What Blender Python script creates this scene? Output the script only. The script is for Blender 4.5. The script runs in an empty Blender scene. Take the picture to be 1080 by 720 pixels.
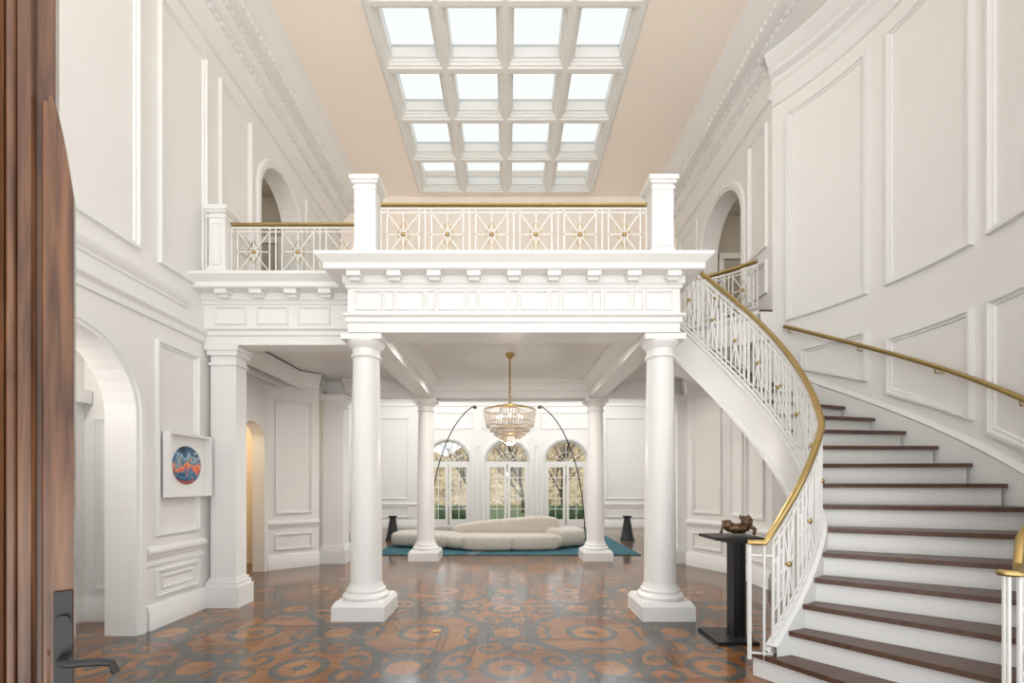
import bpy, math, random
from mathutils import Vector, Matrix, noise
random.seed(3)
sc = bpy.context.scene
try:
    sc.view_settings.view_transform = 'Standard'
except Exception:
    pass

# ---------------------------------------------------------------- node helper
class NX:
    def __init__(s, nt, sock): s.nt = nt; s.s = sock
    def _op(s, op, o=None, c=None):
        n = s.nt.nodes.new('ShaderNodeMath'); n.operation = op
        s.nt.links.new(s.s, n.inputs[0])
        for i, v in ((1, o), (2, c)):
            if v is None: continue
            if isinstance(v, NX): s.nt.links.new(v.s, n.inputs[i])
            else: n.inputs[i].default_value = v
        return NX(s.nt, n.outputs[0])
    def __add__(s, o): return s._op('ADD', o)
    def __sub__(s, o): return s._op('SUBTRACT', o)
    def __mul__(s, o): return s._op('MULTIPLY', o)
    def __truediv__(s, o): return s._op('DIVIDE', o)
    def lt(s, o): return s._op('LESS_THAN', o)
    def gt(s, o): return s._op('GREATER_THAN', o)
    def fract(s): return s._op('FRACT')
    def floor(s): return s._op('FLOOR')
    def abs(s): return s._op('ABSOLUTE')
    def sqrt(s): return s._op('SQRT')
    def max(s, o): return s._op('MAXIMUM', o)
    def min(s, o): return s._op('MINIMUM', o)
    def mod(s, o): return s._op('MODULO', o)
    def atan2(s, o): return s._op('ARCTAN2', o)

def newmat(name):
    m = bpy.data.materials.new(name); m.use_nodes = True
    nt = m.node_tree
    return m, nt, nt.nodes['Principled BSDF']

def mat(name, col, rough=0.5, metal=0.0, var=0.04, scale=6.0, bump=0.0, emis=0, trans=0, coat=0):
    m, nt, p = newmat(name)
    tc = nt.nodes.new('ShaderNodeTexCoord')
    nz = nt.nodes.new('ShaderNodeTexNoise'); nz.inputs['Scale'].default_value = scale
    nz.inputs['Detail'].default_value = 4
    nt.links.new(tc.outputs['Object'], nz.inputs['Vector'])
    r = nt.nodes.new('ShaderNodeValToRGB')
    r.color_ramp.elements[0].position = 0.3; r.color_ramp.elements[1].position = 0.7
    r.color_ramp.elements[0].color = [max(0, c*(1-var)) for c in col]+[1]
    r.color_ramp.elements[1].color = [min(1, c*(1+var)) for c in col]+[1]
    nt.links.new(nz.outputs['Fac'], r.inputs['Fac'])
    nt.links.new(r.outputs['Color'], p.inputs['Base Color'])
    p.inputs['Roughness'].default_value = rough
    p.inputs['Metallic'].default_value = metal
    if coat: p.inputs['Coat Weight'].default_value = coat
    if trans: p.inputs['Transmission Weight'].default_value = trans
    if emis:
        nt.links.new(r.outputs['Color'], p.inputs['Emission Color'])
        p.inputs['Emission Strength'].default_value = emis
    if bump:
        b = nt.nodes.new('ShaderNodeBump'); b.inputs['Strength'].default_value = bump
        nt.links.new(nz.outputs['Fac'], b.inputs['Height'])
        nt.links.new(b.outputs['Normal'], p.inputs['Normal'])
    return m

def woodmat(name, c1, c2, rough=0.3, axis='Z'):
    m, nt, p = newmat(name)
    tc = nt.nodes.new('ShaderNodeTexCoord'); mp = nt.nodes.new('ShaderNodeMapping')
    s = {'Z': (14, 14, 0.8), 'X': (0.8, 14, 14), 'Y': (14, 0.8, 14)}[axis]
    mp.inputs['Scale'].default_value = s
    nz = nt.nodes.new('ShaderNodeTexNoise'); nz.inputs['Scale'].default_value = 3; nz.inputs['Detail'].default_value = 8
    nz.inputs['Distortion'].default_value = 0.6
    r = nt.nodes.new('ShaderNodeValToRGB')
    r.color_ramp.elements[0].position = 0.3; r.color_ramp.elements[1].position = 0.7
    r.color_ramp.elements[0].color = (*c1, 1); r.color_ramp.elements[1].color = (*c2, 1)
    nt.links.new(tc.outputs['Object'], mp.inputs[0]); nt.links.new(mp.outputs[0], nz.inputs['Vector'])
    nt.links.new(nz.outputs['Fac'], r.inputs[0]); nt.links.new(r.outputs[0], p.inputs['Base Color'])
    p.inputs['Roughness'].default_value = rough
    return m

M_WALL = mat('wall_paint', (0.80, 0.79, 0.77), 0.45, var=0.01, scale=2)
M_TRIM = mat('trim_paint', (0.80, 0.795, 0.78), 0.3, var=0.01, scale=2)
M_PEACH = mat('peach_plaster', (0.95, 0.86, 0.775), 0.7, var=0.01, scale=1)
M_CREAM = mat('cream_plaster', (0.80, 0.71, 0.57), 0.7, var=0.02, scale=1)
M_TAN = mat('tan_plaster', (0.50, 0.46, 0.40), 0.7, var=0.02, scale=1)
M_CEIL = mat('ceiling_paint', (0.82, 0.80, 0.78), 0.3, var=0.01, scale=1)
M_GOLD = mat('brass', (0.47, 0.34, 0.14), 0.3, 1.0, var=0.08, scale=20)
M_BLACK = mat('black_metal', (0.02, 0.02, 0.022), 0.4, 0.3, var=0.2)
M_BRONZE = mat('dark_bronze', (0.16, 0.10, 0.055), 0.4, 0.7, var=0.6, scale=20, bump=0.4)
M_TREAD = woodmat('walnut_tread', (0.06, 0.028, 0.018), (0.13, 0.066, 0.042), 0.35, 'X')
M_DOOR = woodmat('mahogany', (0.05, 0.02, 0.010), (0.18, 0.08, 0.038), 0.16, 'Z')
M_BOUCLE = mat('boucle_fabric', (0.52, 0.47, 0.41), 0.95, var=0.22, scale=40, bump=0.8)
M_GRASS = mat('grass', (0.12, 0.15, 0.06), 0.9, var=0.4, scale=5)
M_HEDGE = mat('hedge_leaves', (0.05, 0.10, 0.03), 0.8, var=0.6, scale=18, bump=1)
M_BARK = mat('bark', (0.10, 0.07, 0.05), 0.9, var=0.3, scale=12)
M_BANK = mat('wooded_bank', (0.42, 0.32, 0.19), 0.95, var=0.6, scale=3.0)

# glass
def glassmat(name, tint, gloss=0.08, diffuse=0.0):
    m = bpy.data.materials.new(name); m.use_nodes = True; nt = m.node_tree; nt.nodes.clear()
    o = nt.nodes.new('ShaderNodeOutputMaterial'); t = nt.nodes.new('ShaderNodeBsdfTransparent')
    t.inputs[0].default_value = (*tint, 1)
    g = nt.nodes.new('ShaderNodeBsdfGlossy'); g.inputs['Roughness'].default_value = 0.03
    mx = nt.nodes.new('ShaderNodeMixShader'); mx.inputs[0].default_value = gloss
    nt.links.new(t.outputs[0], mx.inputs[1]); nt.links.new(g.outputs[0], mx.inputs[2])
    nt.links.new(mx.outputs[0], o.inputs[0])
    return m
M_GLASS = glassmat('window_glass', (0.90, 0.92, 0.91))
M_SKYGL = glassmat('skylight_glass', (0.60, 0.605, 0.585), 0.03, 0.0)
M_CRYS = mat('crystal', (0.74, 0.66, 0.58), 0.1, 0.0, var=0.22, scale=60, trans=0.45)
M_LAMP = mat('lamp_emitter', (1, 0.9, 0.75), 0.5, emis=5)

# floor parquet
def floor_mat():
    m, nt, p = newmat('parquet_arabesque')
    tc = nt.nodes.new('ShaderNodeTexCoord'); sp = nt.nodes.new('ShaderNodeSeparateXYZ')
    nt.links.new(tc.outputs['Object'], sp.inputs[0])
    X = NX(nt, sp.outputs[0]); Y = NX(nt, sp.outputs[1])
    T = 1.75
    u = (X/T+0.5).fract()-0.5; v = (Y/T+0.40).fract()-0.5
    au = u.abs(); av = v.abs()
    hi = au.max(av); lo = au.min(av)
    def D(a, b, cx, cy):
        a = a-cx; b = b-cy
        return (a*a+b*b).sqrt()
    r0 = D(u, v, 0, 0); rc = D(au, av, .5, .5)
    band = (r0-.36).abs().lt(.026)                       # large ring, crossing the corner rings
    band = band.max((rc-.36).abs().lt(.026))
    band = band.max((rc-.13).abs().lt(.022)).max(rc.lt(.04))
    band = band.max((r0-.115).abs().lt(.022)).max(r0.lt(.035))
    # C-scrolls (spirals) mirrored eight ways in each square
    sx, sy = .255, .095
    a = hi-sx; b = lo-sy
    rr = (a*a+b*b).sqrt(); th = b.atan2(a)
    spi = ((rr/.085-th/6.28318+0.25).fract()-0.5).abs().lt(.21)
    band = band.max(spi*(rr.lt(.125)))
    a2 = hi-.44; b2 = lo-.16
    rr2 = (a2*a2+b2*b2).sqrt(); th2 = b2.atan2(a2)
    spi2 = ((rr2/.075+th2/6.28318+0.1).fract()-0.5).abs().lt(.22)
    band = band.max(spi2*(rr2.lt(.10)))
    band = band.max((D(hi, lo, .5, 0)-.10).abs().lt(.020))
    tone = r0.lt(.115).max(rc.lt(.13)).max(D(hi, lo, .5, 0).lt(.10))
    sq = T/2
    cxn = (X/sq).floor(); cyn = (Y/sq+.8).floor()
    chk = (cxn+cyn).mod(2).abs()
    along = X*chk+Y*(chk*-1+1)
    across = Y*chk+X*(chk*-1+1)
    plank = (across/0.1).floor()
    cmb = nt.nodes.new('ShaderNodeCombineXYZ')
    nt.links.new((along*1.3).s, cmb.inputs[0]); nt.links.new((across*16).s, cmb.inputs[1]); nt.links.new((plank*3.7).s, cmb.inputs[2])
    nz = nt.nodes.new('ShaderNodeTexNoise'); nz.inputs['Scale'].default_value = 2; nz.inputs['Detail'].default_value = 6
    nt.links.new(cmb.outputs[0], nz.inputs['Vector'])
    wn = nt.nodes.new('ShaderNodeTexWhiteNoise'); wn.noise_dimensions = '3D'
    c2 = nt.nodes.new('ShaderNodeCombineXYZ')
    nt.links.new(plank.s, c2.inputs[0]); nt.links.new(cxn.s, c2.inputs[1]); nt.links.new(cyn.s, c2.inputs[2])
    nt.links.new(c2.outputs[0], wn.inputs['Vector'])
    fac = NX(nt, nz.outputs['Fac'])*0.6+NX(nt, wn.outputs['Value'])*0.28+tone*0.14
    r1 = nt.nodes.new('ShaderNodeValToRGB'); r1.color_ramp.elements[0].position = .2; r1.color_ramp.elements[1].position = .85
    r1.color_ramp.elements[0].color = (0.12, 0.043, 0.014, 1); r1.color_ramp.elements[1].color = (0.36, 0.165, 0.065, 1)
    r2 = nt.nodes.new('ShaderNodeValToRGB'); r2.color_ramp.elements[0].position = .2; r2.color_ramp.elements[1].position = .8
    r2.color_ramp.elements[0].color = (0.052, 0.049, 0.047, 1); r2.color_ramp.elements[1].color = (0.115, 0.108, 0.10, 1)
    nt.links.new(fac.s, r1.inputs[0]); nt.links.new(fac.s, r2.inputs[0])
    mx = nt.nodes.new('ShaderNodeMixRGB'); nt.links.new(band.s, mx.inputs[0])
    nt.links.new(r1.outputs[0], mx.inputs[1]); nt.links.new(r2.outputs[0], mx.inputs[2])
    jx = ((X/sq).fract()-0.5).abs().gt(0.495); jy = ((Y/sq+.8).fract()-0.5).abs().gt(0.495)
    mj = nt.nodes.new('ShaderNodeMixRGB'); mj.inputs[2].default_value = (0.05, 0.03, 0.02, 1)
    nt.links.new((jx.max(jy)*0.5).s, mj.inputs[0]); nt.links.new(mx.outputs[0], mj.inputs[1])
    nt.links.new(mj.outputs[0], p.inputs['Base Color'])
    n3 = nt.nodes.new('ShaderNodeTexNoise'); n3.inputs['Scale'].default_value = 4
    nt.links.new(tc.outputs['Object'], n3.inputs['Vector'])
    nt.links.new((NX(nt, n3.outputs['Fac'])*0.08+0.09).s, p.inputs['Roughness'])
    p.inputs['Specular IOR Level'].default_value = 0.55
    b = nt.nodes.new('ShaderNodeBump'); b.inputs['Strength'].default_value = 0.03
    nt.links.new(fac.s, b.inputs['Height']); nt.links.new(b.outputs[0], p.inputs['Normal'])
    return m
M_FLOOR = floor_mat()

def rug_mat():
    m, nt, p = newmat('teal_rug')
    tc = nt.nodes.new('ShaderNodeTexCoord')
    vo = nt.nodes.new('ShaderNodeTexVoronoi'); vo.inputs['Scale'].default_value = 2.2; vo.feature = 'SMOOTH_F1'
    nt.links.new(tc.outputs['Object'], vo.inputs['Vector'])
    r = nt.nodes.new('ShaderNodeValToRGB')
    e = r.color_ramp.elements
    e[0].color = (0.01, 0.06, 0.08, 1); e[1].color = (0.25, 0.3, 0.27, 1)
    a = e.new(.35); a.color = (0.03, 0.12, 0.14, 1); a = e.new(.6); a.color = (0.02, 0.08, 0.11, 1)
    nt.links.new(vo.outputs['Distance'], r.inputs[0]); nt.links.new(r.outputs[0], p.inputs['Base Color'])
    p.inputs['Roughness'].default_value = 0.95
    return m
M_RUG = rug_mat()

def art_mat():
    m, nt, p = newmat('art_paint')
    tc = nt.nodes.new('ShaderNodeTexCoord')
    nz = nt.nodes.new('ShaderNodeTexNoise'); nz.inputs['Scale'].default_value = 5; nz.inputs['Detail'].default_value = 3
    nz.inputs['Distortion'].default_value = 2.2
    nt.links.new(tc.outputs['Object'], nz.inputs['Vector'])
    sp = nt.nodes.new('ShaderNodeSeparateXYZ'); nt.links.new(tc.outputs['Object'], sp.inputs[0])
    f = NX(nt, nz.outputs['Fac'])*0.7 + (NX(nt, sp.outputs[2])-1.64)*1.5
    r = nt.nodes.new('ShaderNodeValToRGB'); e = r.color_ramp.elements; r.color_ramp.interpolation = 'EASE'
    e[0].position = .1; e[0].color = (0.01, 0.03, 0.08, 1); e[1].position = .88; e[1].color = (0.02, 0.03, 0.06, 1)
    for pos, c in ((.22, (.45, .10, .06)), (.28, (.02, .07, .16)), (.38, (.05, .2, .34)), (.46, (.8, .12, .04)), (.50, (.9, .35, .12)), (.56, (.03, .15, .26)), (.66, (.35, .45, .5)), (.72, (.03, .12, .22))):
        a = e.new(pos); a.color = (*c, 1)
    nt.links.new(f.s, r.inputs[0]); nt.links.new(r.outputs[0], p.inputs['Base Color'])
    p.inputs['Roughness'].default_value = .2
    return m
M_ART = art_mat()

# ---------------------------------------------------------------- mesh builder
class B:
    def __init__(s, name, mats):
        s.name = name; s.mats = mats if isinstance(mats, list) else [mats]
        s.v = []; s.f = []; s.m = []
    def add(s, vs, fs, mi=0):
        o = len(s.v); s.v += [tuple(v) for v in vs]
        for f in fs: s.f.append([o+i for i in f]); s.m.append(mi)
    def box(s, x0, x1, y0, y1, z0, z1, mi=0):
        if x0 > x1: x0, x1 = x1, x0
        if y0 > y1: y0, y1 = y1, y0
        if z0 > z1: z0, z1 = z1, z0
        vs = [(x0,y0,z0),(x1,y0,z0),(x1,y1,z0),(x0,y1,z0),(x0,y0,z1),(x1,y0,z1),(x1,y1,z1),(x0,y1,z1)]
        s.add(vs, [(0,3,2,1),(4,5,6,7),(0,1,5,4),(1,2,6,5),(2,3,7,6),(3,0,4,7)], mi)
    def poly(s, pts, z0, z1, mi=0):
        n = len(pts)
        vs = [(x, y, z0) for x, y in pts]+[(x, y, z1) for x, y in pts]
        fs = [tuple(reversed(range(n))), tuple(range(n, 2*n))]
        fs += [(i, (i+1) % n, n+(i+1) % n, n+i) for i in range(n)]
        s.add(vs, fs, mi)
    def lathe(s, prof, c, segs=32, mi=0, axis='Z'):
        vs = []; n = len(prof)
        for k in range(segs):
            a = 2*math.pi*k/segs
            for r, z in prof:
                if axis == 'Z': vs.append((c[0]+r*math.cos(a), c[1]+r*math.sin(a), c[2]+z))
                elif axis == 'X': vs.append((c[0]+z, c[1]+r*math.cos(a), c[2]+r*math.sin(a)))
                else: vs.append((c[0]+r*math.cos(a), c[1]+z, c[2]+r*math.sin(a)))
        fs = []
        for k in range(segs):
            k2 = (k+1) % segs
            for i in range(n-1):
                fs.append((k*n+i, k2*n+i, k2*n+i+1, k*n+i+1))
        if prof[0][0] > 1e-6: fs.append(tuple(reversed([k*n for k in range(segs)])))
        if prof[-1][0] > 1e-6: fs.append(tuple([k*n+n-1 for k in range(segs)]))
        s.add(vs, fs, mi)
    def tube(s, path, r, segs=6, mi=0, flat=None):
        path = [Vector(p) for p in path]; n = len(path)
        rs = r if isinstance(r, (list, tuple)) else [r]*n
        vs = []
        for i, p in enumerate(path):
            t = (path[min(i+1, n-1)]-path[max(i-1, 0)])
            if t.length < 1e-9: t = Vector((0, 0, 1))
            t.normalize()
            up = Vector((0, 0, 1)) if abs(t.z) < 0.95 else Vector((0, 1, 0))
            a = t.cross(up).normalized(); b = a.cross(t)
            for k in range(segs):
                an = 2*math.pi*(k+.5)/segs
                vs.append(p+a*math.cos(an)*rs[i]+b*math.sin(an)*rs[i]*(flat or 1))
        fs = []
        for i in range(n-1):
            for k in range(segs):
                k2 = (k+1) % segs
                fs.append((i*segs+k, i*segs+k2, (i+1)*segs+k2, (i+1)*segs+k))
        fs.append(tuple(reversed(range(segs)))); fs.append(tuple(range((n-1)*segs, n*segs)))
        s.add(vs, fs, mi)
    def plan(s, path, prof, side=1, mi=0, closed=False):
        n = len(path); P = [Vector((p[0], p[1])) for p in path]; vs = []
        for i in range(n):
            if closed: a, b = P[i]-P[i-1], P[(i+1) % n]-P[i]
            else:
                a = P[i]-P[i-1] if i > 0 else P[1]-P[0]
                b = P[i+1]-P[i] if i < n-1 else P[-1]-P[-2]
            a = a.normalized(); b = b.normalized()
            na = Vector((-a.y, a.x)); nb = Vector((-b.y, b.x))
            m = na+nb; m = m/max(0.2, m.dot(na))
            for o, z in prof: vs.append((P[i].x+m.x*o*side, P[i].y+m.y*o*side, z))
        k = len(prof); fs = []
        for i in range(n if closed else n-1):
            i2 = (i+1) % n
            for j in range(k-1): fs.append((i*k+j, i2*k+j, i2*k+j+1, i*k+j+1))
        if not closed:
            fs.append(tuple(range(k))); fs.append(tuple((n-1)*k+q for q in range(k)))
        s.add(vs, fs, mi)
    def frame(s, P, u0, u1, z0, z1, w=.06, d=.028, uw=None, nseg=1, z0b=None, mi=0):
        if z0b is None: z0b = z0
        uw = uw or 1.0
        d *= 1.3
        rings = []
        for ins, o in ((0, 0.0), (w*.12, d), (w*.45, d), (w*.6, d*.35), (w*.85, d*.45), (w, 0.0)):
            iu = ins/uw; r = []
            a0, a1 = u0+iu, u1-iu
            for k in range(nseg): 
                t = k/nseg; uu = a0+(a1-a0)*t; r.append(P(uu, z0+(z0b-z0)*t+ins, o))
            r.append(P(a1, z0b+ins, o))
            for k in range(nseg):
                t = k/nseg; r.append(P(a1+(a0-a1)*t, z1-ins, o))
            r.append(P(a0, z1-ins, o))
            rings.append(r)
        n = len(rings[0]); vs = [p for r in rings for p in r]; fs = []
        for i in range(len(rings)-1):
            for k in range(n):
                k2 = (k+1) % n; fs.append((i*n+k, i*n+k2, (i+1)*n+k2, (i+1)*n+k))
        s.add(vs, fs, mi)
    def archmold(s, P, c, r, zs, z0, w=.12, d=.04, mi=0):
        pr = ((0, 0), (0, d*.6), (w*.3, d*.6), (w*.35, d), (w*.8, d), (w, d*.3), (w, 0))
        cols = []
        for off, o in pr:
            R = r+off; col = [P(c-R, z0, o), P(c-R, zs, o)]
            for k in range(1, 20):
                a = math.pi*(1-k/20); col.append(P(c+R*math.cos(a), zs+R*math.sin(a), o))
            col += [P(c+R, zs, o), P(c+R, z0, o)]
            cols.append(col)
        n = len(cols[0]); vs = [p for r_ in cols for p in r_]; fs = []
        for i in range(len(cols)-1):
            for k in range(n-1): fs.append((i*n+k, i*n+k+1, (i+1)*n+k+1, (i+1)*n+k))
        s.add(vs, fs, mi)
    def wall(s, P, u0, u1, z0, z1, ops=(), th=.25, nseg=1, mi=0):
        segs = []; cur = u0
        for a, b, zb, zs, arch in sorted(ops):
            segs.append(('s', cur, a)); segs.append(('o', a, b, zb, zs, arch)); cur = b
        segs.append(('s', cur, u1))
        def quad(a, b, za0, za1, zb0, zb1):
            for dep, fl in ((0, 0), (-th, 1)):
                q = [P(a, za0, dep), P(b, zb0, dep), P(b, zb1, dep), P(a, za1, dep)]
                s.add(q, [(0,1,2,3) if not fl else (3,2,1,0)], mi)
        for g in segs:
            if g[0] == 's':
                if g[2]-g[1] < 1e-6: continue
                m = max(1, int(nseg*(g[2]-g[1])/(u1-u0)+.5))
                for k in range(m):
                    a = g[1]+(g[2]-g[1])*k/m; b = g[1]+(g[2]-g[1])*(k+1)/m
                    quad(a, b, z0, z1, z0, z1)
            else:
                _, a, b, zb, zs, arch = g
                if zb > z0+1e-4:
                    quad(a, b, z0, zb, z0, zb); s.add([P(a,zb,0),P(b,zb,0),P(b,zb,-th),P(a,zb,-th)], [(0,1,2,3)], mi)
                n = 20 if arch else 1; c = (a+b)/2; r = (b-a)/2
                def zt(u): return zs+(math.sqrt(max(0, r*r-(u-c)**2)) if arch else 0)
                us = [c-r*math.cos(math.pi*k/n) for k in range(n+1)] if arch else [a, b]
                for k in range(n):
                    ua, ub = us[k], us[k+1]
                    quad(ua, ub, zt(ua), z1, zt(ub), z1)
                    s.add([P(ua,zt(ua),0),P(ub,zt(ub),0),P(ub,zt(ub),-th),P(ua,zt(ua),-th)], [(0,1,2,3)], mi)
                for uu in (a, b):
                    s.add([P(uu,zb,0),P(uu,zs,0),P(uu,zs,-th),P(uu,zb,-th)], [(0,1,2,3)], mi)
        for uu in (u0, u1):
            s.add([P(uu,z0,0),P(uu,z1,0),P(uu,z1,-th),P(uu,z0,-th)], [(0,1,2,3)], mi)
    def ball(s, c, r, sc=(1,1,1), n=10, mi=0, exp=1.0, nz=0, seed=0):
        vs = []; fs = []; m = n*2
        def e(x): return math.copysign(abs(x)**exp, x)
        for i in range(n+1):
            ph = -math.pi/2+math.pi*i/n
            for k in range(m):
                th = 2*math.pi*k/m
                p = Vector((e(math.cos(ph))*e(math.cos(th)), e(math.cos(ph))*e(math.sin(th)), e(math.sin(ph))))
                if nz: p *= 1+nz*noise.noise(p*3+Vector((seed, 0, 0)))
                vs.append((c[0]+p.x*r*sc[0], c[1]+p.y*r*sc[1], c[2]+p.z*r*sc[2]))
        for i in range(n):
            for k in range(m):
                k2 = (k+1) % m; fs.append((i*m+k, i*m+k2, (i+1)*m+k2, (i+1)*m+k))
        s.add(vs, fs, mi)
    def make(s, ang=32, parent=None):
        me = bpy.data.meshes.new(s.name); me.from_pydata(s.v, [], s.f)
        for m in s.mats: me.materials.append(m)
        for p, mi in zip(me.polygons, s.m): p.material_index = mi; p.use_smooth = True
        me.update(); me.set_sharp_from_angle(angle=math.radians(ang))
        o = bpy.data.objects.new(s.name, me); sc.collection.objects.link(o)
        if parent: o.parent = parent
        return o
def empty(name):
    o = bpy.data.objects.new(name, None); sc.collection.objects.link(o); return o

# ---------------------------------------------------------------- dimensions
XL, XR = -3.8, 3.85
ZC = 8.07
RISE = 0.194; NST = 21; F = RISE*NST
CX, CY = 1.4, 4.44
XC = 0.06
def PL(u, z, o=0): return (XL+o, u, z)
def PR(u, z, o=0): return (XR-o, u, z)
RW = 3.1
def PA(u, z, o=0):
    a = math.radians(u); r = RW-o
    return (CX+r*math.cos(a), CY+r*math.sin(a), z)
def PB(u, z, o=0): return (u, 15.5-o, z)
DEG = math.radians(1)*RW

# ---------------------------------------------------------------- floor / ceilings
b = B('floor', M_FLOOR); b.box(-6.2, 6.2, -0.6, 15.8, -0.1, 0.0); b.make()
g = B('lawn_ground', M_GRASS); g.box(-30, 30, 15.85, 60, -0.25, -0.12); g.make()

HXC, HYC = .47, .4775
nrow = 7; GY1 = 9.23+HYC; GY0 = GY1-nrow*2*HYC; GX0 = -.03-4*HXC; GX1 = -.03+4*HXC
c = B('ceiling', [M_PEACH])
c.box(XL-.2, GX0, -0.3, 10.0, ZC, ZC+.45); c.box(GX1, XR+.2, -0.3, 10.0, ZC, ZC+.45)
c.box(GX0, GX1, -0.3, GY0, ZC, ZC+.45); c.box(GX0, GX1, GY1, 10.0, ZC, ZC+.45)
c.make()
s = B('ceiling_skylight_coffers', [M_TRIM, M_SKYGL])
s.plan([(GX0, GY0), (GX1, GY0), (GX1, GY1), (GX0, GY1)], [(0, ZC-.045), (.03, ZC-.045), (.05, ZC-.02), (.07, ZC-.0)], -1, closed=True)
for i in range(4):
    for j in range(nrow):
        cx = -0.03+(i-1.5)*2*HXC; cy = 9.23-j*2*HYC
        rings = [(0, -.045), (.035, -.045), (.045, -.025), (.07, -.025), (.075, .01), (.095, .02), (.10, .05), (.125, .055), (.13, .10), (.13, .24)]
        vs = []
        for ins, dz in rings:
            hx, hy = HXC-ins, HYC-ins
            vs += [(cx-hx, cy-hy, ZC+dz), (cx+hx, cy-hy, ZC+dz), (cx+hx, cy+hy, ZC+dz), (cx-hx, cy+hy, ZC+dz)]
        s.add(vs, [(q*4+k, q*4+(k+1) % 4, (q+1)*4+(k+1) % 4, (q+1)*4+k) for q in range(len(rings)-1) for k in range(4)])
        hx, hy = HXC-.12, HYC-.12
        s.add([(cx-hx, cy-hy, ZC+.20), (cx+hx, cy-hy, ZC+.20), (cx+hx, cy+hy, ZC+.20), (cx-hx, cy+hy, ZC+.20)], [(0, 3, 2, 1)], 1)
s.make()

# ---------------------------------------------------------------- left wall
w = B('wall_left', [M_WALL])
w.wall(PL, 0.25, 5.6, 0, 3.3, [(3.0, 4.44, 0, 2.25, True)], .3)
w.wall(PL, 0.25, 10.0, 3.3, ZC, [(6.7, 7.95, F, 6.08, True)], .3)
w.make()
t = B('trim_left', [M_TRIM])
t.archmold(PL, 3.72, .72, 2.25, 0, .13, .045)
t.archmold(PL, 7.325, .625, 6.08, F, .12, .045)
base = [(0, 0), (.05, 0), (.05, .17), (.035, .2), (.035, .22), (.015, .26), (0, .26)]
rail = [(0, .74), (.02, .75), (.03, .79), (.05, .81), (.05, .84), (.02, .87), (0, .88)]
rail2 = [(0, .66), (.02, .67), (.02, .70), (0, .71)]
for pr in (base, rail, rail2): t.plan([(XL, 4.58), (XL, 5.46)], pr, -1)
t.plan([(XL, .3), (XL, 2.85)], base, -1)
t.frame(PL, 4.70, 5.36, .98, 3.12, .07, .03)
t.frame(PL, 4.70, 5.36, .32, .62, .05, .025); t.frame(PL, 4.79, 5.27, .40, .54, .03, .018)
band = [(0, 3.3), (.03, 3.31), (.03, 3.38), (.07, 3.42), (.07, 3.46), (0, 3.5)]
t.plan([(XL, .3), (XL, 5.44)], band, -1)
band2 = [(0, 3.62), (.02, 3.63), (.02, 3.66), (.06, 3.7), (.07, 3.74), (0, 3.76)]
t.plan([(XL, .3), (XL, 5.16)], band2, -1)
for a, e, z0 in ((2.6, 4.5, 3.95), (4.74, 5.5, 3.95)):
    t.frame(PL, a, e, z0, 6.9, .075, .032)
for a, e in ((5.74, 6.46), (8.2, 9.7)):
    t.frame(PL, a, e, F+.98, 6.9, .07, .03); t.frame(PL, a, e, F+.3, F+.8, .06, .03)
t.frame(PL, .6, 2.4, 3.95, 6.9, .075, .032)
corn = [(0, 7.12), (.05, 7.13), (.05, 7.2), (.02, 7.24), (.02, 7.42), (.05, 7.45), (.07, 7.48), (.07, 7.56), (.16, 7.60), (.2, 7.64), (.2, 7.70), (.36, 7.72), (.36, 7.82), (.41, 7.85), (.47, 7.93), (.56, 8.0), (.6, 8.02), (.6, ZC), (0, ZC)]
corn_hi = [(0, 7.62), (.2, 7.62)]+corn[9:]
def dent(t, y0, y1, X, sx, only_hi=False):
    k = y0
    while k < y1:
        if not only_hi: t.box(X+sx*.06, X+sx*.105, k, k+.055, 7.49, 7.555)
        t.box(X+sx*.19, X+sx*.235, k, k+.055, 7.645, 7.70)
        t.box(X+sx*.36, X+sx*.38, k+.01, k+.05, 7.73, 7.81)
        k += .105
t.plan([(XL, .25), (XL, 9.88)], corn, -1)
dent(t, .3, 9.8, XL, 1)
t.make()
a = B('wall_alcove', [M_WALL, M_TRIM])
a.box(-4.85, -4.8, 2.2, 5.2, 0, 3.3); a.box(-4.85, -4.1, 4.95, 5.0, 0, 3.3); a.box(-4.85, -4.1, 2.3, 2.35, 0, 3.3)
a.box(-4.8, -4.1, 2.35, 4.95, 3.1, 3.3)
a.box(-4.8, -4.70, 3.1, 4.94, 2.45, 2.6, 1)
a.frame(lambda u, z, o: (-4.8+o, u, z), 3.2, 4.6, .35, 2.3, .07, .03, mi=1)
a.plan([(-4.8, 2.4), (-4.8, 4.95), (-4.1, 4.95)], base, -1, 1)
a.frame(lambda u, z, o: (u, 4.95-o, z), -4.68, -4.2, .35, 2.3, .05, .02, mi=1)
a.make()
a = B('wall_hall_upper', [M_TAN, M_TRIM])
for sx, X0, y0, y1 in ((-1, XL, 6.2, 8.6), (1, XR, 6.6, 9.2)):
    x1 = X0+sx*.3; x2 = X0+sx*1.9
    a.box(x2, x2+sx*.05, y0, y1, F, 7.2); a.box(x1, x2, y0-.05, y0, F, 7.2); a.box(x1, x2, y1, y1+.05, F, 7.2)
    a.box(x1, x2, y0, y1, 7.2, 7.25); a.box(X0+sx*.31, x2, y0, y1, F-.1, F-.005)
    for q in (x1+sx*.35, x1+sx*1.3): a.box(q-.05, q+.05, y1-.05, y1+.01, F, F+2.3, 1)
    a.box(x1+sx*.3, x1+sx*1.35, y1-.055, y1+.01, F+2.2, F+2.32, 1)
a.make()

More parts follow.
